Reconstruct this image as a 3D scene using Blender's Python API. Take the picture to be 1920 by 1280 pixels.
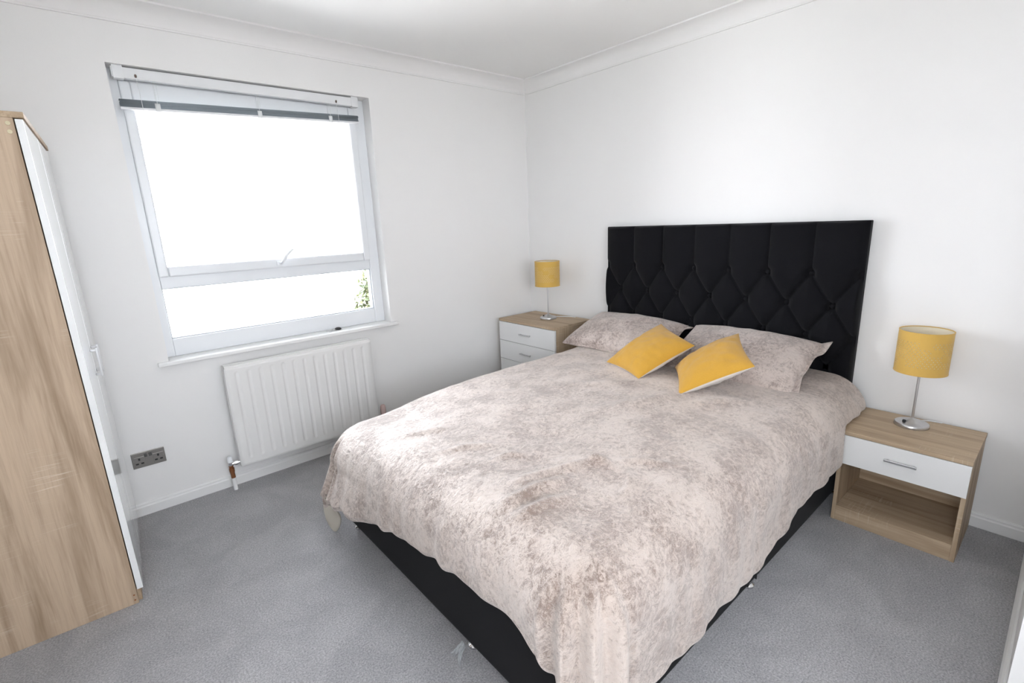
import bpy, bmesh, math, random
from mathutils import Vector, Matrix, noise

for o in list(bpy.data.objects): bpy.data.objects.remove(o, do_unlink=True)
scn = bpy.context.scene
COL = scn.collection
random.seed(7)
PI = math.pi

# ------------------------------------------------------------------ camera
CAM = Vector((-2.810, -3.027, 1.411))
YAW, PITCH, ROLL = math.radians(-40.398), math.radians(-13.695), math.radians(-2.398)
F_PX = 915.22
def camera():
    cd = bpy.data.cameras.new('camera'); co = bpy.data.objects.new('camera', cd); COL.objects.link(co)
    f = Vector((-math.sin(YAW)*math.cos(PITCH), math.cos(YAW)*math.cos(PITCH), math.sin(PITCH)))
    r = Vector((math.cos(YAW), math.sin(YAW), 0)); u = r.cross(f)
    c, s = math.cos(ROLL), math.sin(ROLL)
    r2, u2 = c*r+s*u, -s*r+c*u
    m = Matrix((r2, u2, -f)).transposed().to_4x4(); m.translation = CAM
    co.matrix_world = m
    cd.sensor_width = 36; cd.lens = F_PX*36/1920; cd.clip_start = 0.01; cd.clip_end = 200
    scn.camera = co
camera()

# ------------------------------------------------------------------ sky, sun, exposure
SKY = 15.0
w = bpy.data.worlds.new('sky'); scn.world = w; w.use_nodes = True
bg = w.node_tree.nodes['Background']
bg.inputs['Color'].default_value = (0.93, 0.93, 1.0, 1); bg.inputs['Strength'].default_value = SKY
sd = bpy.data.lights.new('sun', 'SUN'); so = bpy.data.objects.new('sun', sd); COL.objects.link(so)
sd.energy = 10; sd.angle = math.radians(0.6); sd.color = (1.0, 0.95, 0.87)
so.rotation_euler = Vector((-0.12, 0.75, -0.75)).to_track_quat('-Z', 'Y').to_euler()   # comes from behind the house
pd = bpy.data.lights.new('window_portal', 'AREA'); po = bpy.data.objects.new('window_portal', pd); COL.objects.link(po)
pd.shape = 'RECTANGLE'; pd.size = 1.30; pd.size_y = 1.44; pd.cycles.is_portal = True
po.location = (-1.943, 0.24, 1.487); po.rotation_euler = (math.radians(-90), 0, 0)
pd2 = pd.copy(); po2 = bpy.data.objects.new('added_window_rear_portal', pd2); COL.objects.link(po2)
pd2.size = 1.50; pd2.size_y = 1.08
po2.location = (-2.50, -4.34, 1.50); po2.rotation_euler = (math.radians(90), 0, 0)      # second window, added behind the camera as fill daylight
pd3 = pd.copy(); po3 = bpy.data.objects.new('added_window_left_portal', pd3); COL.objects.link(po3)
pd3.size = 1.26; pd3.size_y = 1.16                                                           # third window, added left of the camera as fill daylight
po3.location = (-3.70, -3.20, 1.45); po3.rotation_euler = (0, math.radians(-90), 0)
vs = scn.view_settings
scn.display_settings.display_device = 'sRGB'
vs.view_transform = 'Standard'; vs.look = 'None'; vs.gamma = 1; vs.use_curve_mapping = False
vs.exposure = 0.09

# ------------------------------------------------------------------ helpers
class MB:
    def __init__(self): self.v = []; self.f = []
    def add(self, v, f):
        n = len(self.v); self.v += [tuple(p) for p in v]; self.f += [tuple(i+n for i in q) for q in f]; return self
    def box(self, x0, x1, y0, y1, z0, z1):
        x0, x1 = sorted((x0, x1)); y0, y1 = sorted((y0, y1)); z0, z1 = sorted((z0, z1))
        return self.add([(x0,y0,z0),(x1,y0,z0),(x1,y1,z0),(x0,y1,z0),(x0,y0,z1),(x1,y0,z1),(x1,y1,z1),(x0,y1,z1)],
                        [(0,3,2,1),(4,5,6,7),(0,1,5,4),(1,2,6,5),(2,3,7,6),(3,0,4,7)])
    def lathe(self, prof, c=(0,0,0), n=32, closed=False):
        v = []; f = []; m = len(prof)
        for i in range(n):
            a = 2*PI*i/n
            for r, z in prof: v.append((c[0]+r*math.cos(a), c[1]+r*math.sin(a), c[2]+z))
        for i in range(n):
            j = (i+1) % n
            for k in range(m-1 if not closed else m):
                l = (k+1) % m
                f.append((i*m+k, j*m+k, j*m+l, i*m+l))
        return self.add(v, f)
    def tube(self, pts, r, n=10, cap=True):
        pts = [Vector(p) for p in pts]; v = []; f = []
        rs = r if isinstance(r, (list, tuple)) else [r]*len(pts)
        ref = None
        for i, p in enumerate(pts):
            d = (pts[min(i+1, len(pts)-1)]-pts[max(i-1, 0)]).normalized()
            if ref is None:
                ref = Vector((0,0,1)) if abs(d.z) < .9 else Vector((1,0,0))
            a = d.cross(ref).normalized(); b = a.cross(d).normalized(); ref = b
            for k in range(n):
                t = 2*PI*k/n; v.append(p+rs[i]*(math.cos(t)*a+math.sin(t)*b))
        for i in range(len(pts)-1):
            for k in range(n):
                l = (k+1) % n; f.append((i*n+k, i*n+l, (i+1)*n+l, (i+1)*n+k))
        if cap:
            f.append(tuple(range(n))[::-1]); f.append(tuple((len(pts)-1)*n+k for k in range(n)))
        return self.add(v, f)
    def grid(self, fn, nu, nv):
        v = [fn(i/nu, j/nv) for i in range(nu+1) for j in range(nv+1)]
        f = [(i*(nv+1)+j, (i+1)*(nv+1)+j, (i+1)*(nv+1)+j+1, i*(nv+1)+j+1) for i in range(nu) for j in range(nv)]
        return self.add(v, f)
    def build(self, name, mat, parent=None, bevel=0, smooth=None, seg=2, merge=False):
        me = bpy.data.meshes.new(name); me.from_pydata([tuple(p) for p in self.v], [], self.f)
        bm = bmesh.new(); bm.from_mesh(me)
        if merge: bmesh.ops.remove_doubles(bm, verts=bm.verts, dist=1e-5)
        bmesh.ops.recalc_face_normals(bm, faces=bm.faces); bm.to_mesh(me); bm.free()
        if mat: me.materials.append(mat)
        if smooth is not None:
            me.shade_smooth(); me.set_sharp_from_angle(angle=math.radians(smooth))
        o = bpy.data.objects.new(name, me); COL.objects.link(o)
        if parent: o.parent = parent
        if bevel:
            b = o.modifiers.new('bevel', 'BEVEL'); b.width = bevel; b.segments = seg; b.limit_method = 'ANGLE'
        return o
def tag(o, label, cat, group=None):
    o['label'] = label; o['category'] = cat
    if group: o['group'] = group
    return o
def struct(o, label=None):
    o['kind'] = 'structure'
    if label: o['label'] = label
    return o
def thing(name, label, cat, loc=(0,0,0), rz=0, group=None):
    o = bpy.data.objects.new(name, None); COL.objects.link(o); o.empty_display_size = .05
    o.location = loc; o.rotation_euler = (0, 0, rz)
    return tag(o, label, cat, group)
def copy_tree(o, parent=None):
    c = o.copy(); COL.objects.link(c); c.parent = parent
    for ch in list(o.children): copy_tree(ch, c)
    return c
def sstep(a, b, x):
    t = max(0, min(1, (x-a)/(b-a))); return t*t*(3-2*t)

# ------------------------------------------------------------------ materials
def mat(name, col, rough=.5, metal=0, spec=.5, **kw):
    m = bpy.data.materials.new(name); m.use_nodes = True
    b = m.node_tree.nodes['Principled BSDF']
    b.inputs['Base Color'].default_value = (*col, 1); b.inputs['Roughness'].default_value = rough
    b.inputs['Metallic'].default_value = metal; b.inputs['Specular IOR Level'].default_value = spec
    for k, v in kw.items(): b.inputs[k.replace('_', ' ')].default_value = v
    return m
def nd(m, t, **kw):
    n = m.node_tree.nodes.new(t)
    for k, v in kw.items():
        if hasattr(n, k): setattr(n, k, v)
        else: n.inputs[k].default_value = v
    return n
def lk(m, a, b): m.node_tree.links.new(a, b)
def coords(m, scale=(1,1,1), rot=(0,0,0)):
    t = nd(m, 'ShaderNodeTexCoord'); mp = nd(m, 'ShaderNodeMapping')
    mp.inputs['Scale'].default_value = scale; mp.inputs['Rotation'].default_value = rot
    lk(m, t.outputs['Object'], mp.inputs['Vector']); return mp.outputs['Vector']
def ramp(m, fac, stops):
    r = nd(m, 'ShaderNodeValToRGB'); e = r.color_ramp.elements
    while len(e) < len(stops): e.new(.5)
    for k, (p, c) in enumerate(stops): e[k].position = p; e[k].color = (*c, 1)
    lk(m, fac, r.inputs['Fac']); return r.outputs['Color']
def noise_n(m, vec, scale, detail=4, rough=.5, dist=0):
    n = nd(m, 'ShaderNodeTexNoise'); n.inputs['Scale'].default_value = scale; n.inputs['Detail'].default_value = detail
    n.inputs['Roughness'].default_value = rough; n.inputs['Distortion'].default_value = dist
    lk(m, vec, n.inputs['Vector']); return n.outputs['Fac']
def mixc(m, a, b, fac, mode='MIX'):
    x = nd(m, 'ShaderNodeMix', data_type='RGBA', blend_type=mode)
    if isinstance(fac, float): x.inputs[0].default_value = fac
    else: lk(m, fac, x.inputs[0])
    for s, i in ((a, 6), (b, 7)):
        if isinstance(s, tuple): x.inputs[i].default_value = (*s, 1)
        else: lk(m, s, x.inputs[i])
    return x.outputs[2]
def bump(m, h, strength, dist, prev=None):
    b = nd(m, 'ShaderNodeBump'); b.inputs['Strength'].default_value = strength; b.inputs['Distance'].default_value = dist
    lk(m, h, b.inputs['Height'])
    if prev: lk(m, prev, b.inputs['Normal'])
    return b.outputs['Normal']
def bsdf(m): return m.node_tree.nodes['Principled BSDF']

def wall_mat(name, col):
    m = mat(name, col, .75, spec=.25)
    v = coords(m)
    lk(m, bump(m, noise_n(m, v, 160, 3), .06, .002), bsdf(m).inputs['Normal'])
    lk(m, mixc(m, col, tuple(c*.97 for c in col), noise_n(m, v, 2.2, 3)), bsdf(m).inputs['Base Color'])
    return m
WALL = wall_mat('wall_paint', (.87, .862, .85))
CEIL = wall_mat('ceiling_paint', (.92, .915, .90))
TRIM = mat('trim_gloss', (.84, .84, .83), .35)
UPVC = mat('upvc_white', (.82, .84, .86), .3)
def wood_mat(name, along, light, dark, across=16):
    m = mat(name, light, .55, spec=.3)
    def sc(a, l): return tuple(l if i == along else a for i in range(3))
    big = noise_n(m, coords(m, sc(across, .75)), 1, 5, .6, .5)
    fine = noise_n(m, coords(m, sc(130, 5)), 1, 3, .6)
    saw = noise_n(m, coords(m, sc(9, 170)), 1, 2, .5); patch = noise_n(m, coords(m, sc(5, 3)), 1, 2, .5, 1)
    mid = tuple((a*.55+b*.45) for a, b in zip(light, dark))
    c = ramp(m, big, [(.34, dark), (.45, mid), (.54, light), (.68, tuple(min(1, x*1.08) for x in light))])
    c = mixc(m, c, mixc(m, c, (.72, .68, .64), 1.0, 'MULTIPLY'), ramp(m, fine, [(.45, (0,0,0)), (.75, (.6,.6,.6))]))
    pm = nd(m, 'ShaderNodeMath', operation='MULTIPLY'); lk(m, ramp(m, saw, [(.55, (0,0,0)), (.70, (.45,.45,.45))]), pm.inputs[0]); lk(m, ramp(m, patch, [(.55, (0,0,0)), (.68, (1,1,1))]), pm.inputs[1])
    c = mixc(m, c, (.80, .72, .60), pm.outputs[0])
    lk(m, c, bsdf(m).inputs['Base Color'])
    lk(m, bump(m, fine, .12, .001), bsdf(m).inputs['Normal'])
    return m
W_L, W_D = (.50, .385, .265), (.33, .235, .15)
WOOD_Z = wood_mat('oak_vertical', 2, (.52, .40, .29), (.31, .22, .145), 11)
WOOD_Y = wood_mat('oak_along_y', 1, W_L, W_D)
WOOD_X = wood_mat('oak_along_x', 0, W_L, W_D)
WOOD_Z2 = wood_mat('oak_nightstand_side', 2, W_L, W_D)
GLOSS = mat('white_gloss_front', (.83, .84, .84), .06, spec=.6)
SATIN = mat('white_satin_front', (.80, .80, .79), .25)
METAL = mat('brushed_metal', (.62, .62, .63), .28, 1)
CHROME = mat('chrome', (.78, .78, .79), .12, 1)
STEEL = mat('socket_steel', (.30, .285, .27), .38, .85)
DARK = mat('dark_plastic', (.015, .015, .016), .4)
COPPER = mat('weathered_copper', (.30, .12, .05), .5, .6)
RADW = mat('radiator_enamel', (.80, .795, .78), .32)
PINK = mat('pinkish_plastic', (.72, .55, .52), .45)
CREAM = mat('cream_plug', (.62, .56, .38), .6)

def carpet_mat():
    m = mat('grey_carpet', (.2, .2, .21), .95, spec=.1)
    v = coords(m)
    a = noise_n(m, v, 170, 4, .75); b = noise_n(m, v, 5, 4, .6, .8); c = noise_n(m, v, 60, 3, .6)
    base = ramp(m, a, [(.32, (.26, .257, .262)), (.5, (.46, .455, .464)), (.68, (.69, .685, .695))])
    base = mixc(m, base, mixc(m, base, (.86, .86, .865), 1.0, 'MULTIPLY'), ramp(m, b, [(.38, (0,0,0)), (.62, (1,1,1))]))
    base = mixc(m, base, mixc(m, base, (.86, .86, .87), 1.0, 'MULTIPLY'), c)
    lk(m, base, bsdf(m).inputs['Base Color'])
    n1 = bump(m, a, .9, .006); lk(m, bump(m, b, .3, .01, n1), bsdf(m).inputs['Normal'])
    bsdf(m).inputs['Sheen Weight'].default_value = .25
    return m
CARPET = carpet_mat()
def velvet_mat(name, lo, hi):
    m = mat(name, hi, .46, spec=.6, IOR=1.6)
    bsdf(m).inputs['Specular Tint'].default_value = (1, .93, .88, 1)
    v = coords(m)
    warp = nd(m, 'ShaderNodeTexNoise'); warp.inputs['Scale'].default_value = 14; warp.inputs['Detail'].default_value = 4
    lk(m, v, warp.inputs['Vector'])
    vm = nd(m, 'ShaderNodeVectorMath', operation='MULTIPLY_ADD'); lk(m, warp.outputs['Color'], vm.inputs[0])
    vm.inputs[1].default_value = (.05, .045, .045); lk(m, v, vm.inputs[2])
    wv = vm.outputs['Vector']
    p1 = noise_n(m, wv, 62, 10, .8, .6); p2 = noise_n(m, wv, 6.0, 4, .6, .3); p3 = noise_n(m, wv, 22, 5, .65, .4); fine = noise_n(m, v, 300, 3, .7)
    def madd(x, k, y):
        a_ = nd(m, 'ShaderNodeMath', operation='MULTIPLY_ADD'); lk(m, x, a_.inputs[0]); a_.inputs[1].default_value = k
        if y is None: a_.inputs[2].default_value = 0
        else: lk(m, y, a_.inputs[2])
        return a_.outputs[0]
    t = madd(p1, .54, madd(p2, .29, madd(fine, .17, None)))
    mid = tuple(a_*.5+b_*.5 for a_, b_ in zip(lo, hi))
    c = ramp(m, t, [(.445, lo), (.49, mid), (.54, hi)])
    lk(m, c, bsdf(m).inputs['Base Color'])
    n = bump(m, p3, .8, .013); n = bump(m, p1, .9, .006, n); n = bump(m, fine, .5, .0016, n)
    lk(m, n, bsdf(m).inputs['Normal'])
    b = bsdf(m); b.inputs['Sheen Weight'].default_value = 1.0; b.inputs['Sheen Roughness'].default_value = .3
    b.inputs['Sheen Tint'].default_value = (1, .96, .93, 1)
    sh = nd(m, 'ShaderNodeBsdfAnisotropic'); sh.inputs['Color'].default_value = (.97, .92, .88, 1); sh.inputs['Roughness'].default_value = .57; lk(m, n, sh.inputs['Normal'])
    mx = nd(m, 'ShaderNodeMixShader'); lk(m, ramp(m, t, [(.445, (.11,.11,.11)), (.54, (.40,.40,.40))]), mx.inputs[0])
    lk(m, b.outputs[0], mx.inputs[1]); lk(m, sh.outputs[0], mx.inputs[2]); lk(m, mx.outputs[0], m.node_tree.nodes['Material Output'].inputs['Surface'])
    return m
VELVET = velvet_mat('crushed_velvet', (.155, .090, .061), (.385, .278, .217))
VELVET_P = velvet_mat('crushed_velvet_pillow', (.16, .098, .078), (.42, .315, .268))
LINING = mat('duvet_lining', (.55, .51, .44), .8, spec=.2)
def cloth_mat(name, col, scale=500, var=.9):
    m = mat(name, col, .85, spec=.2); v = coords(m)
    a = noise_n(m, v, scale, 2, .6); b = noise_n(m, v, 14, 3)
    c = mixc(m, col, tuple(x*var for x in col), b); c = mixc(m, c, mixc(m, c, (.8,.8,.8), 1.0, 'MULTIPLY'), a)
    lk(m, c, bsdf(m).inputs['Base Color']); lk(m, bump(m, a, .3, .001), bsdf(m).inputs['Normal'])
    bsdf(m).inputs['Sheen Weight'].default_value = .2
    return m
YELLOW = cloth_mat('mustard_chenille', (.61, .335, .045), 260, .86)
CUSH_BACK = cloth_mat('cushion_back_cream', (.68, .62, .56))
BLACKV = cloth_mat('black_velvet', (.0055, .0055, .0075), 400, .8)
BLACKB = cloth_mat('black_base_fabric', (.006, .006, .0075), 600, .8)
BLACKB.node_tree.nodes['Principled BSDF'].inputs['Sheen Weight'].default_value = .05
BLACKV.node_tree.nodes['Principled BSDF'].inputs['Sheen Weight'].default_value = .06
for _m in (BLACKV, BLACKB): _m.node_tree.nodes['Principled BSDF'].inputs['Specular IOR Level'].default_value = .12
MATT = cloth_mat('mattress_ticking', (.7, .69, .67))
SHADE = cloth_mat('yellow_lampshade', (.74, .47, .115), 600, .95)
LINER = mat('lampshade_liner', (.82, .74, .58), .8)
SLAT = mat('blind_slat', (.30, .34, .37), .3, .5)
RAIL = mat('blind_rail_white', (.80, .81, .82), .35)
CORD = mat('blind_cord', (.8, .82, .82), .6)
def glass_mat():
    m = bpy.data.materials.new('window_glass'); m.use_nodes = True; nt = m.node_tree
    for n in list(nt.nodes):
        if n.type == 'BSDF_PRINCIPLED': nt.nodes.remove(n)
    t = nt.nodes.new('ShaderNodeBsdfTransparent'); g = nt.nodes.new('ShaderNodeBsdfGlossy'); x = nt.nodes.new('ShaderNodeMixShader'); fr = nt.nodes.new('ShaderNodeFresnel')
    g.inputs['Roughness'].default_value = .01; fr.inputs['IOR'].default_value = 1.25; t.inputs['Color'].default_value = (.95, .97, .97, 1)
    nt.links.new(fr.outputs[0], x.inputs[0]); nt.links.new(t.outputs[0], x.inputs[1]); nt.links.new(g.outputs[0], x.inputs[2])
    nt.links.new(x.outputs[0], nt.nodes['Material Output'].inputs['Surface']); return m
GLASS = glass_mat()
PLASTIC = mat('clear_plastic', (.6, .64, .66), .2, spec=.5, Alpha=.22)

# ------------------------------------------------------------------ room shell
H = 2.444
XL, YR, YA, XA = -3.46, -3.07, -4.1, -1.1      # left wall, rear wall by the bed, alcove rear wall, alcove corner
T = .25
WX0, WX1, WZ0, WZ1 = -2.577, -1.309, .764, 2.189
struct(MB().box(XL-T, T, YA-T, T, -.2, 0).build('floor', CARPET), 'grey cut-pile carpet')
struct(MB().box(XL-T, T, YA-T, T, H, H+.2).build('ceiling', CEIL), 'plain white ceiling')
m = MB()
m.box(XL-T, WX0, 0, T, 0, H).box(WX1, T, 0, T, 0, H).box(WX0, WX1, 0, T, 0, WZ0).box(WX0, WX1, 0, T, WZ1, H)
struct(m.build('wall_back', WALL), 'white wall with the window')
struct(MB().box(0, T, YA-T, 0, 0, H).build('wall_right', WALL), 'white wall behind the headboard')
VX0, VX1, VZ0, VZ1 = -3.22, -1.78, 1.00, 2.02
LY0, LY1, LZ0, LZ1 = -3.75, -2.82, .85, 2.05
m = MB().box(XL-T, XL, YA-T, LY0, 0, H).box(XL-T, XL, LY1, 0, 0, H).box(XL-T, XL, LY0, LY1, 0, LZ0).box(XL-T, XL, LY0, LY1, LZ1, H)
struct(m.build('wall_left', WALL), 'white wall behind the wardrobe')
m = MB().box(XA, 0, YA-T, YR, 0, H).box(XL, VX0, YA-T, YA, 0, H).box(VX1, XA, YA-T, YA, 0, H).box(VX0, VX1, YA-T, YA, 0, VZ0).box(VX0, VX1, YA-T, YA, VZ1, H)
struct(m.build('wall_front', WALL), 'white wall on the camera side')
POLY = [(XL, 0), (0, 0), (0, YR), (XA, YR), (XA, YA), (XL, YA)]        # clockwise seen from above, room inside
def inset(k, o):
    p0, p1, p2 = POLY[k-1], POLY[k], POLY[(k+1) % len(POLY)]
    def nrm(a, b):
        d = Vector((b[0]-a[0], b[1]-a[1])).normalized(); return Vector((d.y, -d.x))
    q = Vector(p1)+o*(nrm(p0, p1)+nrm(p1, p2)); return q
def sweep(name, k, prof, material, label, smooth=40):
    mb = MB(); n = len(prof); v = []
    for e in (k, (k+1) % len(POLY)):
        for o, z in prof:
            q = inset(e, o); v.append((q.x, q.y, z))
    f = [(i, (i+1) % n, n+(i+1) % n, n+i) for i in range(n)] + [tuple(range(n)), tuple(range(n, 2*n))[::-1]]
    return struct(mb.add(v, f).build(name, material, smooth=smooth), label)
base_prof = [(0, 0), (.016, 0), (.016, .046), (.012, .052), (.012, .060), (.006, .066), (0, .066)]
for k, s in ((0, 'back'), (1, 'right'), (2, 'front'), (5, 'left')):
    sweep('baseboard_'+s, k, base_prof, TRIM, 'white skirting board', 25)
cv = [(0, H-.083), (.008, H-.083), (.008, H-.076)]
for i in range(9):
    a = PI/2*i/8; cv.append((.010+.074*(1-math.cos(a)), H-.010-.064*(1-math.sin(a))))
cv += [(.088, H-.008), (.096, H-.008), (.096, H), (0, H)]
for i, (k, s) in enumerate(((0, 'window wall'), (1, 'headboard wall'), (2, 'camera side wall'), (3, 'alcove side'), (4, 'alcove rear'), (5, 'wardrobe wall'))):
    sweep('trim_%d' % (i+1), k, cv, WALL, 'white plaster coving along the '+s, 30)

# ------------------------------------------------------------------ window
wr = thing('window_1', '', '', (0,0,0)); del wr['category']; struct(wr, 'white plastic framed window over the radiator, raised blind inside its recess')
FY0, FY1 = .09, .16
def frame(x0, x1, z0, z1, wl, wrr, wb, wt, y0, y1):
    return MB().box(x0, x0+wl, y0, y1, z0, z1).box(x1-wrr, x1, y0, y1, z0, z1).box(x0+wl, x1-wrr, y0, y1, z0, z0+wb).box(x0+wl, x1-wrr, y0, y1, z1-wt, z1)
SILLZ = .786
frame(WX0, WX1, SILLZ, WZ1, .042, .066, .094, .06, FY0, FY1).build('window_frame', UPVC, wr, .004)
MB().box(WX0+.042, WX1-.066, FY0+.004, FY1, 1.147, 1.212).build('transom', UPVC, wr, .004)
sash = frame(WX0+.040, WX1-.064, 1.207, WZ1-.05, .044, .046, .052, .088, FY0-.016, FY1-.01).build('opening_sash', UPVC, wr, .007)
MB().box(WX0+.078, WX1-.105, .118, .124, 1.25, WZ1-.13).build('pane', GLASS, sash)
MB().box(WX0+.04, WX1-.064, .118, .124, .875, 1.15).build('pane', GLASS, wr)
for (x0, x1, z0, z1) in ((WX0+.042, WX1-.066, .880, 1.147),):
    frame(x0, x1, z0, z1, .004, .004, .004, .004, FY0+.012, FY1-.02).build('gasket', mat('grey_gasket', (.35, .38, .41), .6), wr)
hx = -1.94
hb = MB().box(hx-.022, hx+.012, FY0-.024, FY0-.014, 1.222, 1.246).build('window_handle', UPVC, sash, .003)
MB().tube([(hx-.002, FY0-.024, 1.234), (hx, FY0-.05, 1.236), (hx+.008, FY0-.058, 1.25), (hx+.035, FY0-.058, 1.283), (hx+.07, FY0-.055, 1.312)], [.008, .008, .0085, .008, .006], 10).build('lever', UPVC, hb, smooth=50)
MB().box(WX0-.049, WX1+.042, -.034, 0, WZ0, SILLZ).box(WX0, WX1, 0, FY1, WZ0, SILLZ).build('window_sill', TRIM, wr, .005, seg=3)

w2r = thing('added_window_rear', '', '', (0,0,0)); del w2r['category']; struct(w2r, 'white framed window added behind the camera for fill light')  # unseen window, added to brighten the window wall and wardrobe side
y0, y1 = YA-.16, YA-.09
frame(VX0, VX1, VZ0, VZ1, .06, .06, .06, .06, y0, y1).build('window_frame', UPVC, w2r, .004)
MB().box(VX0+.055, VX1-.055, YA-.128, YA-.122, VZ0+.055, VZ1-.055).build('pane', GLASS, w2r)
MB().box(VX0, VX1, YA-.16, YA+.03, VZ0, VZ0+.02).build('window_sill', TRIM, w2r, .004)
w3r = thing('added_window_left', '', '', (0,0,0)); del w3r['category']; struct(w3r, 'white framed window added to the left of the camera for fill light')  # another added opening out of view, lets extra daylight onto the drawer fronts
x0, x1 = XL-.16, XL-.09
fm = MB().box(x0, x1, LY0, LY0+.06, LZ0, LZ1).box(x0, x1, LY1-.06, LY1, LZ0, LZ1).box(x0, x1, LY0+.06, LY1-.06, LZ0, LZ0+.06).box(x0, x1, LY0+.06, LY1-.06, LZ1-.06, LZ1)
fm.build('window_frame', UPVC, w3r, .004)
MB().box(XL-.128, XL-.122, LY0+.055, LY1-.055, LZ0+.055, LZ1-.055).build('pane', GLASS, w3r)
MB().box(XL-.16, XL+.03, LY0, LY1, LZ0, LZ0+.02).build('window_sill', TRIM, w3r, .004)

# ------------------------------------------------------------------ venetian blind
bl = thing('venetian_blind', 'silver venetian blind pulled up into a slanting stack at the window top', 'blind', (-1.965, .035, 2.17))
MB().box(-.595, .595, -.014, .014, -.034, .013).build('headrail', RAIL, bl, .002)
for x in (-.57, .57):
    MB().box(x-.02, x+.02, -.017, .017, -.038, .019).build('bracket', RAIL, bl, .001)
SLP = .040/1.16
def slat_fn(i):
    def fn(a, b):
        x = -.585+1.17*a; y = -.0125+.025*b
        return (x, y, SLP*x + .0022*(1-(2*b-1)**2))
    return fn
slat_mesh = None
NS = 14
for i in range(NS):
    if slat_mesh is None:
        mb = MB().grid(slat_fn(0), 6, 6)
        o = mb.build('slat', SLAT, bl, smooth=60)
        so_ = o.modifiers.new('thick', 'SOLIDIFY'); so_.thickness = .0022; slat_mesh = o
    else:
        o = slat_mesh.copy(); COL.objects.link(o); o.parent = bl
    o.location = (random.uniform(-.002, .002), random.uniform(-.002, .002), -.137+.0024*i)
def rail_pt(x, z): return (x, 0, SLP*x+z)
mb = MB()
mb.add([(x, y, SLP*x+z) for x in (-.587, .587) for y, z in ((-.013, -.150), (.013, -.150), (.013, -.139), (-.013, -.139))],
       [(0,1,2,3), (7,6,5,4), (0,4,5,1), (1,5,6,2), (2,6,7,3), (3,7,4,0)])
mb.build('bottom_rail', RAIL, bl, .002)
for x in (-.44, .02, .41):
    m2 = MB()
    for y in (-.0155, .0155):
        m2.tube([(x, y, -.034), (x, y*.9, -.06), (x, y*1.05, SLP*x-.105), (x, y*1.1, SLP*x-.152)], .0011, 6)
    m2.tube([(x+.012, 0, -.034), (x+.012, 0, SLP*x-.10)], .0009, 6)
    m2.build('ladder_cord', CORD, bl, smooth=50)
    m3 = MB().grid(lambda a, b: (x-.011+.022*a, -.0165-.002*math.sin(PI*b), SLP*x-.153+.036*b), 2, 6)
    c = m3.build('slat_clip', CORD, bl, smooth=50); c.modifiers.new('thick', 'SOLIDIFY').thickness = .001
for x in (-.505, .455):
    MB().lathe([(0, 0), (.004, .001), (.005, .008), (.0035, .014), (0, .015)], (x, -.0175, -.028), 10).build('cord_lock', mat('brown_cord_lock', (.16, .11, .09), .6), bl, smooth=50)
    MB().tube([(x, -.018, -.030), (x+.003, -.018, -.08), (x+.004, -.019, SLP*x-.155)], .0013, 6).build('pull_cord', CORD, bl, smooth=50)

# ------------------------------------------------------------------ radiator
rd = thing('radiator', 'white panel radiator with vertical flutes under the window', 'radiator', (-1.9355, 0, 0))
RW, RZ0, RZ1, RY = .837, .131, .708, -.100
xs = []
GX = [-.3645+.0604*i for i in range(13)]
offs = [-.0302, -.017, -.013, -.0095, -.006, -.002, .002, .006, .0095, .013, .017]
xl = [-RW/2, -RW/2+.004]
for g in GX:
    for d in offs: xl.append(g+d)
xl += [GX[-1]+.0302, RW/2-.004, RW/2]
xl = sorted(set(round(x, 5) for x in xl))
zl = [RZ0, RZ0+.004, .150, .160, .166, .172, .178, .184, .190, .200] + [.21+.05*i for i in range(10)] + [.664, .670, .676, .682, .688, .696, RZ1-.004, RZ1]
def groove(x, z):
    d = min(abs(x-g) for g in GX)
    zc = max(.186, min(.672, z)); r = math.hypot(d, z-zc)
    return .0045*(1-sstep(.003, .0125, r))
mb = MB(); v = []; f = []; nz = len(zl)
for x in xl:
    for z in zl:
        e = 0 if (RZ0+.001 < z < RZ1-.001 and abs(x) < RW/2-.001) else .004
        v.append((x, RY+groove(x, z)+e, z))
for i in range(len(xl)-1):
    for j in range(nz-1): f.append((i*nz+j, (i+1)*nz+j, (i+1)*nz+j+1, i*nz+j+1))
mb.add(v, f); mb.build('front_panel', RADW, rd, smooth=60)
MB().box(-RW/2, RW/2, RY+.012, -.048, RZ0, RZ1-.004).build('body', RADW, rd, .003)
tg = MB().box(-RW/2-.003, RW/2+.003, RY+.004, RY+.012, RZ1-.012, RZ1+.012).box(-RW/2-.003, RW/2+.003, -.052, -.044, RZ1-.012, RZ1+.012).box(-RW/2, RW/2, RY+.008, -.048, RZ1-.002, RZ1+.004)
tg.build('top_grille', RADW, rd, .002)
for s in (-1, 1):
    MB().box(s*RW/2-.003, s*RW/2+.003, RY+.004, -.044, RZ0+.01, RZ1+.012).build('end_panel', RADW, rd, .002)
    MB().box(s*.28-.02, s*.28+.02, -.05, -.001, .25, .62).build('wall_bracket', RADW, rd, .002)
def valve(x, s, name):
    r0 = MB().tube([(x, -.07, .150), (x, -.07, .172)], [.011, .012], 14).tube([(x, -.07, .158), (x-s*.008, -.07, .158), (x-s*.068, -.07, .158)], [.009, .011, .0085], 12).build(name, CHROME, rd, smooth=45)
    MB().tube([(x-s*.02, -.07, .158), (x-s*.036, -.07, .158)], .0135, 6).build('union_nut', CHROME, r0, smooth=30)
    MB().tube([(x, -.07, .150), (x, -.07, .135), (x+.001, -.07, .134), (x+.001, -.07, .112), (x+.001, -.07, .108), (x+.002, -.07, .075)], [.012, .010, .0135, .0135, .0115, .0115], 10).build('compression_joint', COPPER, r0, smooth=40)
    MB().tube([(x+.002, -.07, .08), (x+.004, -.069, 0)], .0105, 12).build('pipe', TRIM, r0, smooth=45)
    return r0
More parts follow.
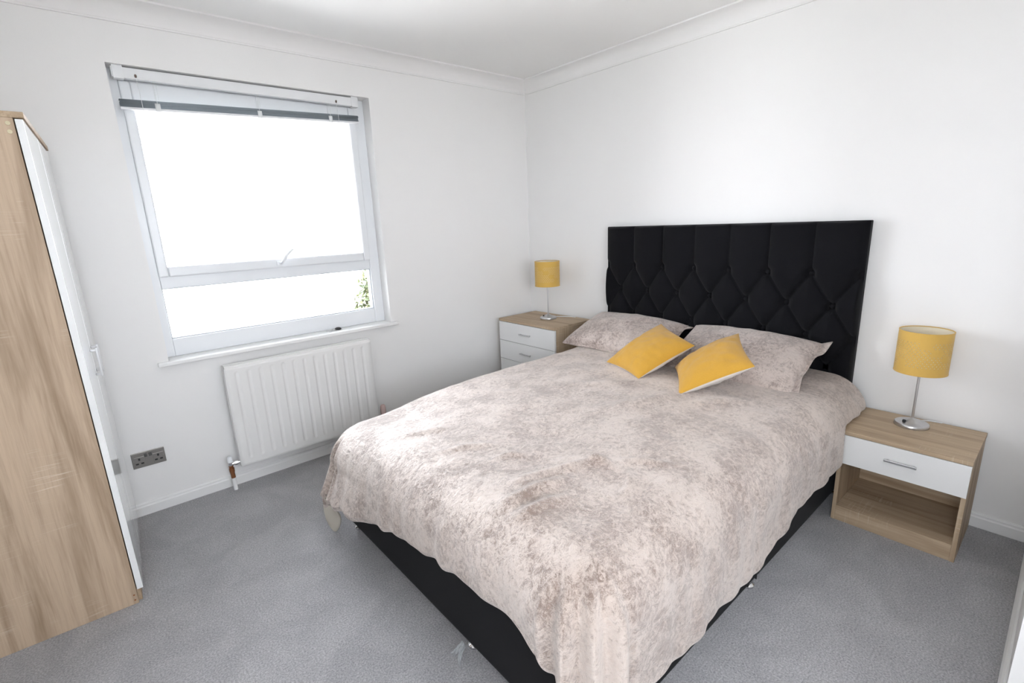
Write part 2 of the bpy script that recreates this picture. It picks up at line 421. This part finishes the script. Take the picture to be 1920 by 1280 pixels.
vl = valve(-.468, -1, 'lockshield_valve')
MB().lathe([(0, .034), (.009, .032), (.0125, .022), (.0135, 0), (0, 0)], (-.468, -.07, .170), 16).build('cap', UPVC, vl, smooth=45)
vr = valve(.468, 1, 'thermostat_valve')
MB().lathe([(0, .078), (.012, .077), (.017, .070), (.019, .03), (.016, .006), (.012, 0), (0, 0)], (.468, -.07, .170), 16).build('valve_head', PINK, vr, smooth=45)

# ------------------------------------------------------------------ double socket
sk = thing('wall_socket', 'brushed steel double wall socket low beside the wardrobe', 'socket', (-2.7485, 0, .2995))
MB().box(-.0705, .0705, -.007, 0, -.041, .041).build('plate', STEEL, sk, .002)
DK = mat('socket_insert', (.10, .098, .095), .5, .3)
for s in (-1, 1):
    ins = MB().box(s*.040-.022, s*.040+.022, -.0085, -.006, -.032, .018).build('outlet', STEEL, sk, .001)
    for px, pz, a, b in ((0, .006, .004, .006), (-.011, -.017, .006, .004), (.011, -.017, .006, .004)):
        MB().box(s*.040+px-a, s*.040+px+a, -.0092, -.008, pz-b, pz+b).build('pin_hole', DARK, ins)
    MB().box(s*.010-.007, s*.010+.007, -.0105, -.006, .012, .030).build('rocker_switch', DK, sk, .0015)
    MB().lathe([(0, .001), (.003, .001), (.0032, 0), (0, 0)], (0, 0, 0), 10).build('screw', METAL, sk).matrix_local = Matrix.Translation((s*.060, -.007, 0)) @ Matrix.Rotation(PI/2, 4, 'X')

# ------------------------------------------------------------------ keys on the sill
kk = thing('key_ring', 'black car key fob and small keys lying on the white window sill', 'keys', (-1.66, .045, SILLZ), .2)
MB().lathe([(0, .016), (.012, .015), (.019, .010), (.020, .004), (.016, 0), (0, 0)], (0, 0, 0), 18).build('fob', DARK, kk, smooth=50)
rg = MB()
rg.tube([(-.030+.012*math.cos(t), .012*math.sin(t), .004+.003*math.sin(t)) for t in [2*PI*i/16 for i in range(17)]], .0014, 6)
rg.build('ring', CHROME, kk, smooth=50)
for a in (-.35, .25):
    k = MB().box(-.045, -.033, -.009, .009, .001, .0035).box(-.078, -.044, -.003, .003, .001, .0035).box(-.070, -.060, -.006, -.002, .001, .0035).build('key', METAL, kk, .0006)
    k.rotation_euler.z = a

# ------------------------------------------------------------------ wardrobe
WD, WH, DP, DT = .745, 1.81, .50, .020
wa = thing('wardrobe', 'tall oak wardrobe with glossy white doors beside the window', 'wardrobe', (-2.875, -.772, 0), -.041)
# local: x=0 at the door faces, y runs to the window wall
def wb(x0, x1, y0, y1, z0, z1): return MB().box(x0, x1, y0, y1, z0, z1)
CF = -DT-.003
sp = wb(-DP, CF, 0, .016, 0, WH-.018).build('side_panel', WOOD_Z, wa, .001)
for z in (1.775, 1.750):
    MB().lathe([(0, .0012), (.006, .001), (.0065, 0), (0, 0)], (0,0,0), 14).build('cam_cover', CREAM, sp).matrix_local = Matrix.Translation((CF-.014, -.0003, z)) @ Matrix.Rotation(PI/2, 4, 'X')
for z in (.040, .018):
    MB().lathe([(0, .0008), (.003, .0008), (.0032, 0), (0, 0)], (0,0,0), 10).build('screw_hole', COPPER, sp).matrix_local = Matrix.Translation((CF-.010, -.0003, z)) @ Matrix.Rotation(PI/2, 4, 'X')
wb(-DP, CF, WD-.016, WD, 0, WH-.018).build('side_panel', WOOD_Z, wa, .001)
wb(-DP, .004, -.002, WD+.001, WH-.018, WH).build('top_panel', WOOD_Y, wa, .001)
wb(-DP, CF, .016, WD-.016, .06, .076).build('bottom_panel', WOOD_Y, wa)
wb(-DP, -DP+.004, .016, WD-.016, .06, WH-.018).build('back_panel', SATIN, wa)
wb(CF-.016, CF+.012, .016, WD-.016, 0, .055).build('plinth', WOOD_Y, wa, .001)
for k in range(2):
    y0 = .001+k*(WD/2); y1 = y0+WD/2-.003
    d = wb(-DT, 0, y0, y1, .058, WH-.021).build('door', GLOSS, wa, .0015)
    yh = WD/2-.045 if k == 0 else WD/2+.045
    h = MB().box(.016, .024, yh-.006, yh+.006, .865, .985).box(0, .018, yh-.004, yh+.004, .870, .880).box(0, .018, yh-.004, yh+.004, .970, .980)
    h.build('handle', METAL, d, .001)

# ------------------------------------------------------------------ chest / nightstand
def bar_handle(x, y0, y1, z, parent):
    return MB().box(x-.020, x-.012, y0, y1, z-.005, z+.005).box(x-.014, x, y0+.008, y0+.016, z-.004, z+.004).box(x-.014, x, y1-.016, y1-.008, z-.004, z+.004).build('handle', METAL, parent, .0015)
n1 = thing('bedside_chest', 'oak bedside chest with white drawers in the room corner', 'chest of drawers', (-.021, -.377, 0))
w2 = .306
MB().box(-.400, 0, -w2, w2, .662, .680).build('top_panel', WOOD_Y, n1, .0015)
for s in (-1, 1): MB().box(-.382, 0, s*w2, s*(w2-.016), 0, .662).build('side_panel', WOOD_Z2, n1, .001)
MB().box(-.004, 0, -w2+.016, w2-.016, .02, .66).build('back_panel', SATIN, n1)
MB().box(-.382, -.004, -w2+.016, w2-.016, .045, .060).build('bottom_panel', WOOD_Y, n1)
MB().box(-.378, -.362, -w2+.016, w2-.016, 0, .045).build('plinth', WOOD_Y, n1)
for k in range(4):
    z1 = .659-.1505*k; z0 = z1-.1475
    d = MB().box(-.400, -.384, -w2+.001, w2-.001, z0, z1).build('drawer', SATIN, n1, .0012)
    bar_handle(-.400, -.062, .058, (z0+z1)/2, d)
n2 = thing('nightstand', 'oak nightstand with one white drawer over an open niche', 'nightstand', (-.024, -2.6535, 0))
w2 = .2195
MB().box(-.376, 0, -w2-.002, w2+.002, .434, .452).build('top_panel', WOOD_Y, n2, .0015)
for s in (-1, 1): MB().box(-.358, 0, s*w2, s*(w2-.016), 0, .434).build('side_panel', WOOD_Z2, n2, .001)
MB().box(-.006, 0, -w2+.016, w2-.016, .03, .434).build('back_panel', WOOD_Y, n2)
MB().box(-.358, -.006, -w2+.016, w2-.016, .058, .074).build('niche_floor', WOOD_Y, n2, .001)
MB().box(-.356, -.340, -w2+.016, w2-.016, 0, .058).build('plinth', WOOD_Y, n2, .001)
MB().box(-.350, -.006, -w2+.016, w2-.016, .296, .308).build('drawer_floor', WOOD_Y, n2)
d = MB().box(-.376, -.360, -w2, w2, .296, .432).build('drawer', SATIN, n2, .0012)
bar_handle(-.376, -.062, .048, .371, d)

# ------------------------------------------------------------------ table lamps
def make_lamp():
    L = thing('table_lamp', '', 'lamp')
    MB().lathe([(0, 0), (.062, 0), (.064, .004), (.063, .012), (.060, .0155), (.036, .018), (.030, .022), (.022, .030), (.010, .034), (.006, .038), (0, .038)], n=40).build('base', METAL, L, smooth=35)
    MB().tube([(0, 0, .034), (0, 0, .30)], .0048, 14).build('pole', METAL, L, smooth=45)
    sw = MB().lathe([(0, .010), (.005, .009), (.006, 0), (0, 0)], (-.026, .024, .020), 12).build('switch', DARK, L, smooth=45)
    # perforated drum: every cell of the middle band carries a cut out lozenge
    R, Z0, Z1, NC, NR = .0935, .255, .437, 84, 12
    zb0, zb1 = .288, .400
    mb = MB(); v = []; f = []
    def P(a, z): return (R*math.cos(a), R*math.sin(a), z)
    da = 2*PI/NC
    for i in range(NC):
        a0, a1 = i*da, (i+1)*da
        n = len(v); v += [P(a0, Z0), P(a1, Z0), P(a1, zb0), P(a0, zb0)]; f.append((n, n+1, n+2, n+3))
        n = len(v); v += [P(a0, zb1), P(a1, zb1), P(a1, Z1), P(a0, Z1)]; f.append((n, n+1, n+2, n+3))
        for j in range(NR):
            z0 = zb0+(zb1-zb0)*j/NR; z1 = zb0+(zb1-zb0)*(j+1)/NR
            blk = (i//6+j//3) % 5
            solid = (i+j) % 2 or blk == 0
            n = len(v); v += [P(a0, z0), P(a1, z0), P(a1, z1), P(a0, z1)]
            if solid: f.append((n, n+1, n+2, n+3)); continue
            ac, zc = (a0+a1)/2, (z0+z1)/2; h = .40; sgn = 1 if blk % 2 else -1
            v += [P(ac-da*h, zc-.0015*sgn), P(ac, z0+.0022), P(ac+da*h, zc+.0015*sgn), P(ac, z1-.0022)]
            f += [(n, n+1, n+5, n+4), (n+1, n+2, n+6, n+5), (n+2, n+3, n+7, n+6), (n+3, n, n+4, n+7)]
    mb.add(v, f); sh = mb.build('shade', SHADE, L, smooth=60, merge=True)
    MB().lathe([(R-.0022, Z0+.001), (R-.0022, Z1-.001), (R-.0030, Z1-.001), (R-.0030, Z0+.001)], n=48, closed=True).build('liner', LINER, sh, smooth=60)
    for z in (Z0, Z1): MB().lathe([(R-.003, z-.002), (R+.0008, z-.002), (R+.0008, z+.002), (R-.003, z+.002)], n=48, closed=True).build('rim', SHADE, sh, smooth=30)
    fit = MB().lathe([(0, .30), (.012, .30), (.014, .31), (.014, .345), (.012, .35), (0, .35)], n=16)
    for k in range(3):
        a = 2*PI*k/3+.4; fit.tube([(.012*math.cos(a), .012*math.sin(a), .335), (.088*math.cos(a), .088*math.sin(a), .335)], .0015, 6)
    fit.build('shade_fitter', TRIM, sh, smooth=40)
    return L
l1 = make_lamp(); l1.location = (-.141, -2.636, .452); l1['label'] = 'yellow drum table lamp standing on the one-drawer nightstand'
l2 = copy_tree(l1); l2.location = (-.195, -.397, .680); l2['label'] = 'yellow drum table lamp standing on the chest in the corner'
for l in (l1, l2): l['group'] = 'pair of bedside lamps'
MB().tube([(.06, 0, .004), (.09, -.01, .003), (.125, -.06, .003), (.15, -.10, .003), (.155, -.14, .003)], .0025, 6).build('power_cord', UPVC, l2, smooth=50)
MB().tube([(.06, 0, .004), (.085, -.02, .003), (.105, -.05, .003), (.110, -.09, .003)], .0025, 6).build('power_cord', UPVC, l1, smooth=50)

# ------------------------------------------------------------------ bed
BX0, BX1, BY0, BY1 = -2.072, -.085, -.91, -2.39
bb = thing('divan_base', 'low black upholstered divan bed base on small castors', 'bed', (0, 0, 0))
MB().box(BX0, BX1, BY0, BY1, .036, .36).build('body', BLACKB, bb, .018, seg=3)
MB().box(-1.08-.002, -1.08+.002, BY0+.0015, BY1-.0015, .036, .3612).build('join', DARK, bb)
cpos = [(BX0+.03, BY0-.02), (BX0+.03, -1.86), (BX0+.03, BY1+.03), (-1.10, BY0-.03), (-1.10, BY1+.022), (-.15, BY0-.03), (-.15, BY1+.03)]
c0 = None
for (x, y) in cpos:
    if c0 is None:
        c0 = MB().lathe([(0, 0), (.016, 0), (.021, .005), (.022, .014), (.016, .019), (.011, .021), (.011, .037), (0, .037)], n=18).build('castor', CHROME, bb, smooth=40); c = c0
    else:
        c = c0.copy(); COL.objects.link(c); c.parent = bb
    c.location = (x, y, 0)
tag(MB().box(BX0+.035, BX1, BY0-.035, BY1+.035, .362, .515).build('mattress', MATT, None, .04, seg=4), 'white mattress on the black base under the duvet', 'mattress')

# headboard: padded front with buttons and diamond pleats
HY0, HY1, HZ0, HZ1 = -.854, -2.365, .551, 1.354
hd = thing('headboard', 'black velvet buttoned headboard standing against the wall', 'headboard', (0, (HY0+HY1)/2, HZ0))
HWD, HHT = HY0-HY1, HZ1-HZ0
DU = .2132; U0 = .1066      # pleat spacing and offset of the middle pleat
zA, DV = 1.100-HZ0, .157
def hbu(y): return (y-U0)/DU
def hdepth(y, z):
    u = hbu(y)
    vv = (zA-z)/DV                         # 0 on first button row, 1 on second
    def diam():
        a, b = u+vv*.5, u-vv*.5            # buttons where both are integers (+.5 handled by vv)
        return min(abs(a-round(a)), abs(b-round(b)))*2
    def vert(): return abs(u-round(u))*2
    def puff(d): return (1-(1-min(1, d))**2)**.55
    kb = sstep(-.18, .10, vv)
    d = puff(vert())*(1-kb)+puff(diam())*kb
    bt = 0
    rr = round(vv)
    if vv > -.5:
        uo = u-(rr*.5); du = (uo-round(uo))*DU; dv = (vv-rr)*DV
        bt = math.exp(-(du*du+dv*dv)/(2*.016**2))
    e = min(1, (HWD/2-abs(y))/.016, (HHT-z)/.016, z/.016); e = max(0, e)
    edge = (1-(1-e)**2)**.5
    return max(.002, (.033*d + .008 - .026*bt))*edge
def hfn(a, b):
    y = -HWD/2+HWD*a; z = HHT*b
    side = 1
    yy = y
    return (-.048-hdepth(y, z), yy, z)
MB().grid(hfn, 260, 140).build('padded_front', BLACKV, hd, smooth=70)
MB().box(-.050, -.012, -HWD/2, HWD/2, 0, HHT).build('backing_board', BLACKV, hd, .004)
bm0 = None
for r in range(4):
    n0 = -4
    for k in range(-4, 5):
        y = U0+(k+r*.5)*DU
        if abs(y) > HWD/2-.04: continue
        z = zA-r*DV
        if z < .03: continue
        if bm0 is None:
            bm0 = MB().lathe([(0, .007), (.006, .0062), (.011, .003), (.0125, 0), (0, 0)], n=16).build('button', BLACKV, hd, smooth=60); o = bm0
        else: o = bm0.copy(); COL.objects.link(o); o.parent = hd
        o.matrix_local = Matrix.Translation((-.048-hdepth(y, z)-.0005, y, z)) @ Matrix.Rotation(-PI/2, 4, 'Y')
for s in (-1, 1): MB().box(-.045, -.015, s*.5-.035, s*.5+.035, -HZ0, .1).build('strut', DARK, hd, .002)

# duvet
dv = thing('duvet', 'crushed velvet duvet in pale taupe spread over the bed', 'duvet')
RAD = .175
CX0, CX1, CY0, CY1 = BX0+.105, BX1-.005, BY0-.105, BY1+.108      # flat rectangle: foot, head, window side, near side
ZT = .602
def lerp_tab(tab, x):
    for (x0, y0), (x1, y1) in zip(tab, tab[1:]):
        if x <= x1: return y0+(y1-y0)*sstep(x0, x1, x)
    return tab[-1][1]
def hem_f(s):     # overhang past the foot, s 0 at window side .. 1 near side
    return lerp_tab([(0, .375), (.22, .415), (.41, .365), (.55, .332), (.68, .315), (.75, .33), (.80, .38), (1, .40)], s)
def hem_r(t):     # overhang on the near side, t 0 at head .. 1 foot
    return lerp_tab([(0, .39), (.16, .40), (.32, .42), (.53, .49), (.75, .485), (1, .50)], t)
HEM_L = .365
NX, NY = 340, 340
def nz(x, y, z, s): return noise.noise(Vector((x*s, y*s, z*s)))
def wrinkle(x, y):
    h = 0
    for (ax, ay, bx, by, wd, amp) in WR:
        dx, dy = bx-ax, by-ay; L2 = dx*dx+dy*dy
        t = ((x-ax)*dx+(y-ay)*dy)/L2; tc = max(0, min(1, t))
        bend = .025*math.sin(3*tc+ax*7)
        nxp, nyp = -dy/math.sqrt(L2), dx/math.sqrt(L2)
        px, py = ax+dx*tc+nxp*bend, ay+dy*tc+nyp*bend
        d2 = (x-px)**2+(y-py)**2
        h += 1.7*amp*math.exp(-d2/(2*wd*wd))*(math.sin(PI*max(.02, min(.98, t)))**.6)
    return h
WR = [(-2.03, -1.99, -1.80, -2.10, .015, .011), (-2.04, -2.06, -1.86, -2.17, .014, .010), (-1.93, -1.94, -1.61, -2.12, .016, .011),
      (-1.716, -1.97, -1.623, -2.14, .013, .009), (-1.623, -2.14, -1.46, -2.25, .014, .009), (-1.645, -2.16, -1.73, -2.27, .013, .008),
      (-1.87, -1.78, -1.78, -1.87, .013, .008), (-1.30, -1.79, -.88, -1.92, .035, .013), (-1.10, -1.45, -.85, -1.80, .03, .009),
      (-1.0, -1.98, -.72, -2.22, .03, .009), (-1.97, -1.55, -1.80, -1.72, .016, .007), (-1.99, -1.30, -1.82, -1.45, .017, .007)]
def dpos(sx, sy, inner=0.0):
    """sx: flat x (foot is smaller), sy: flat y (near side is smaller)"""
    cx, cy = max(CX0, min(CX1, sx)), max(CY1, min(CY0, sy))
    ex, ey = sx-cx, sy-cy
    d = math.hypot(ex, ey)
    R = RAD-inner
    zt = ZT-inner
    # soft filling
    fx = min(1, (CX1-cx)/.15) if CX1 > cx else 0
    pu = .016*nz(cx, cy, 3, 2.2)+.007*nz(cx, cy, 5, 6)+.0035*nz(cx*1.0, cy*.6, 9, 16)
    mid = (1-((cx-(CX0+CX1)/2)/1.0)**2*.6)*(1-((cy-(CY0+CY1)/2)/.72)**2*.5)
    lf = math.exp(-((cx-CX0)**2+(cy-CY0)**2)/(2*.26**2))      # the window side of the foot sags outwards
    zt -= .050*lf
    zt += .024*mid+pu*(1-.6*sstep(0, .2, d))+wrinkle(sx, sy)
    if d < 1e-6: return Vector((cx, cy, zt))
    nx_, ny_ = ex/d, ey/d
    q = R*PI/2
    if d < q:
        a = d/R; ho, dz = R*math.sin(a), R*(1-math.cos(a))
    else:
        ho, dz = R+(d-q)*(.03+0.36*lf), R+(d-q)*(1-.03*lf)
    # gathers along the hanging sides
    ang = math.atan2(abs(ey), abs(ex)) if (abs(ex) > 1e-6 and abs(ey) > 1e-6) else (0 if abs(ex) > abs(ey) else PI/2)
    corner = math.sin(2*ang)
    arc = cy*1.0+cx*1.0+ang*.32*(1 if ey < 0 else -1)
    g = sstep(.05, .30, d)
    wv = math.sin(arc*62+3*nz(cx, cy, 1, 3.2))*(.5+.5*nz(cx, cy, 2, 4))
    wv2 = math.sin(arc*31+2.4*nz(cx, cy, 7, 2.0)+d*3)
    ho += g*(.0045*wv+.0030*wv2) + g*corner*.027*math.sin(ang*15+1.0) + .012*g*nz(sx, sy, 4, 5)
    dz += g*.003*wv2
    yy = cy+ny_*ho
    if cx > -.46: yy = max(yy, -2.428-.06*sstep(.41, .46, -cx)-.07*sstep(.455, .50, zt-dz))      # pressed against the nightstand
    return Vector((cx+nx_*ho, yy, zt-dz))
def sheet(u, v_):
    """u 0 window side .. 1 near side ; v 0 head .. 1 foot"""
    t = v_
    hr = hem_r(t); hf = hem_f(u)
    hl = HEM_L
    sc = .006*math.sin(u*43+2*math.sin(u*9))+.004*math.sin(u*101+1)
    hf += sc*.9; hr += .003*math.sin(t*29+2*math.sin(t*7))+.002*math.sin(t*71)
    y = (CY0+hl)+((CY1-hr)-(CY0+hl))*u
    x = CX1+((CX0-hf)-CX1)*t
    return x, y
def cover(a, b):
    x, y = sheet(a, b); return dpos(x, y)
def lin(a, b):
    x, y = sheet(.004+a*.992, b*.996); return dpos(x, y, .020)
mb = MB().grid(cover, NY, NX)
co = mb.build('cover', VELVET, dv, smooth=75)
mb = MB().grid(lin, 120, 120)
mb.build('underside', LINING, dv, smooth=75)
# rolled hem joining both layers
rim = []
N1 = 220
path = [(0, i/N1) for i in range(N1+1)] + [(i/N1, 1) for i in range(1, N1+1)] + [(1, 1-i/N1) for i in range(1, N1+1)]
v = []; f = []
for (a, b) in path:
    p = cover(a, b); q = lin(a, b); mid_ = (p+q)/2; dn = Vector((0, 0, -.010))
    for k in range(6):
        t = k/5; pt = p.lerp(q, t)+dn*math.sin(PI*t); v.append(pt)
for i in range(len(path)-1):
    for k in range(5): f.append((i*6+k, (i+1)*6+k, (i+1)*6+k+1, i*6+k+1))
MB().add(v, f).build('hem', VELVET, dv, smooth=75)
# turned-out lining corner at the window side of the foot
def flap(a, b):
    t = 2*a-1
    p = lin(0, 1+.07*t) if t < 0 else lin(.075*t, 1)
    k = 1-abs(t)**2.5
    ln = .125*k*(1 if t < 0 else 1-.45*t)
    out = Vector((-.012, .014, 0))*math.sin(PI*b)+Vector((.012, -.030, 0))*b*b
    return p+Vector((0, 0, .02-(ln+.02)*b))+out*k
fo = MB().grid(flap, 24, 10).build('lining_corner', LINING, dv, smooth=70)
fo.modifiers.new('thick', 'SOLIDIFY').thickness = .008

# pillows and cushions
def pillow_pt(u, v_, L, M, T, side, pin, seed, exp=.38):
    x = L/2*u*(1-pin*(1-v_*v_)); y = M/2*v_*(1-pin*(1-u*u))
    e = max(0, (1-u*u))*max(0, (1-v_*v_))
    h = T*e**exp
    h *= 1+.10*nz(u, v_, seed, 1.7); 
    h += .006*nz(u*2, v_*2, seed+3, 2.5)*min(1, e*4)
    # pulls running in from the corners
    h -= .004*abs(math.sin(6*math.atan2(v_, u)))*min(1, e*3)*(1-min(1, e*1.5))
    return x, y, h*side
def place(o, c, X, Y):
    X = Vector(X).normalized(); Y = Vector(Y); Y = (Y-Y.dot(X)*X).normalized(); N = X.cross(Y)
    mt = Matrix((X, Y, N)).transposed().to_4x4(); mt.translation = Vector(c); o.matrix_world = mt
def sp_grid(L, M, T, side, pin, seed, n=44, exp=.38):
    def fn(a, b):
        u = math.sin((a-.5)*PI); w_ = math.sin((b-.5)*PI)
        return pillow_pt(u, w_, L, M, T, side, pin, seed, exp)
    return MB().grid(fn, n, n)
def make_pillow(name, label, c, X, Y, L, M, T, seed):
    o = thing(name, label, 'pillow', group='pair of velvet pillows')
    sp_grid(L, M, T, 1, .045, seed).build('pillowcase_front', VELVET_P, o, smooth=80)
    sp_grid(L, M, T*.6, -1, .045, seed).build('pillowcase_back', VELVET_P, o, smooth=80)
    pts = []
    for k in range(97):
        t = k/96*4; s = int(t) % 4; w_ = (t-int(t))*2-1
        u, v_ = [(w_, -1), (1, w_), (-w_, 1), (-1, -w_)][s]
        p = pillow_pt(u, v_, L, M, T, 1, .045, seed); pts.append(p)
    MB().tube(pts, .006, 8).build('seam', VELVET_P, o, smooth=60)
    # loose open end of the pillowcase
    def hemfn(a, b):
        v_ = 2*a-1; x, y, _ = pillow_pt(1, v_, L, M, T, 1, .045, seed)
        return (x-.015+.05*b*(.55+.45*abs(v_)), y*(1+.02*b), .012*math.sin(v_*9+seed)*b+.010*b)
    MB().grid(hemfn, 28, 4).build('pillowcase_end', VELVET_P, o, smooth=70).modifiers.new('thick', 'SOLIDIFY').thickness = .006
    place(o, c, X, Y); return o
make_pillow('pillow', 'taupe velvet pillow by the corner chest, behind the cushions', (-.315, -1.185, .690), (.02, -1, -.01), (.36, 0, .12), .66, .42, .10, 2)
make_pillow('pillow', 'pinkish velvet pillow on the nightstand side of the bed', (-.325, -1.915, .675), (.0, -1, -.01), (.36, 0, .155), .68, .44, .10, 11)
CUSH_A = [(-.694, -1.355, .625), (-.828, -1.662, .625), (-.532, -1.794, .76), (-.335, -1.471, .80)]
CUSH_B = [(-.899, -1.925, .625), (-.696, -2.166, .76), (-.385, -1.946, .82), (-.595, -1.722, .645)]
def make_cushion(label, cs, T, seed):
    """cs: corners (-1,-1), (1,-1), (1,1), (-1,1) of a soft square cushion"""
    cs = [Vector(c) for c in cs]; ctr = sum(cs, Vector())/4
    o = thing('cushion', label, 'cushion', tuple(ctr), group='mustard cushions')
    N = (cs[1]-cs[0]).cross(cs[3]-cs[0]).normalized()
    def surf(side, tk, sd):
        def fn(a, b):
            u = math.sin((a-.5)*PI); w_ = math.sin((b-.5)*PI)
            x, y, h = pillow_pt(u, w_, 2, 2, tk, side, .07, sd, .5)
            p = ((1-x)*(1-y)*cs[0]+(1+x)*(1-y)*cs[1]+(1+x)*(1+y)*cs[2]+(1-x)*(1+y)*cs[3])/4
            return p+N*h-ctr
        return MB().grid(fn, 44, 44)
    surf(1, T, seed).build('mustard_front', YELLOW, o, smooth=80)
    surf(-1, T*.8, seed+4).build('cream_back', CUSH_BACK, o, smooth=80)
    return o
make_cushion('mustard yellow cushion overlapping the pillow nearest the corner chest', CUSH_A, .072, 21)
make_cushion('mustard yellow cushion with a raised corner, against the pinkish pillow', CUSH_B, .075, 31)

# ------------------------------------------------------------------ torn plastic wrapping at the foot of the bed
ps = thing('plastic_wrap', 'torn clear plastic wisps under the foot of the black bed', 'plastic', (-2.082, -1.862, 0))
rnd = random.Random(3)
for k in range(9):
    a0 = rnd.uniform(-.028, .028); sp_ = rnd.uniform(-.035, .035); ln = rnd.uniform(.02, .045); w0 = rnd.uniform(.003, .006)
    def fn(a, b, a0=a0, sp_=sp_, ln=ln, w0=w0):
        return (-.004-ln*b-.012*math.sin(b*PI), a0*(.4+.6*b)+sp_*b+(a-.5)*w0*2*(1-.7*b), .040*(1-b)**1.3+.002+.006*math.sin(b*5+a0*90)*(1-b))
    MB().grid(fn, 2, 8).build('plastic_strip', PLASTIC, ps, smooth=70).modifiers.new('thick', 'SOLIDIFY').thickness = .0006

# ------------------------------------------------------------------ outdoors
GZ = -2.8
GRD = mat('pale_paving', (.62, .61, .59), .9)
v = coords(GRD); lk(GRD, mixc(GRD, (.66, .65, .63), (.56, .55, .53), noise_n(GRD, v, .8, 5)), bsdf(GRD).inputs['Base Color'])
struct(MB().box(-40, 40, -40, 60, GZ-.3, GZ).build('ground', GRD), 'pale sunlit paving outside the window')
REND = mat('pale_render', (.55, .58, .62), .9)
tr = thing('garden_tree', 'leafy yellow-green tree seen through the lower right of the window', 'tree', (3.40, 8.6, GZ))
BARK = mat('bark', (.16, .11, .07), .9)
MB().tube([(0, 0, 0), (.05, 0, .8), (0, .05, 1.6), (.05, 0, 2.9)], [.14, .12, .09, .04], 10).build('trunk', BARK, tr, smooth=60)
LEAF = mat('leaf', (.22, .30, .06), .5); v = coords(LEAF)
lk(LEAF, ramp(LEAF, noise_n(LEAF, v, 6, 3), [(.35, (.055, .075, .045)), (.5, (.10, .12, .06)), (.65, (.17, .17, .085))]), bsdf(LEAF).inputs['Base Color'])
rnd = random.Random(5); mb = MB()
for k in range(5200):
    while True:
        p = Vector((rnd.uniform(-1, 1), rnd.uniform(-1, 1), rnd.uniform(-1, 1)))
        if .25 < p.length < 1: break
    lump = 1+.22*noise.noise(p*2.3)
    c = Vector((p.x*1.25*lump, p.y*1.25*lump, 2.25+p.z*1.45*lump))
    a = Vector((rnd.gauss(0, 1), rnd.gauss(0, 1), rnd.gauss(0, 1))).normalized(); b_ = a.orthogonal().normalized()
    s = rnd.uniform(.05, .11)
    mb.add([c-a*s*1.5, c+b_*s*.6, c+a*s*1.5, c-b_*s*.6], [(0, 1, 2, 3)])
lf = mb.build('foliage', LEAF, tr); lf['kind'] = 'stuff'
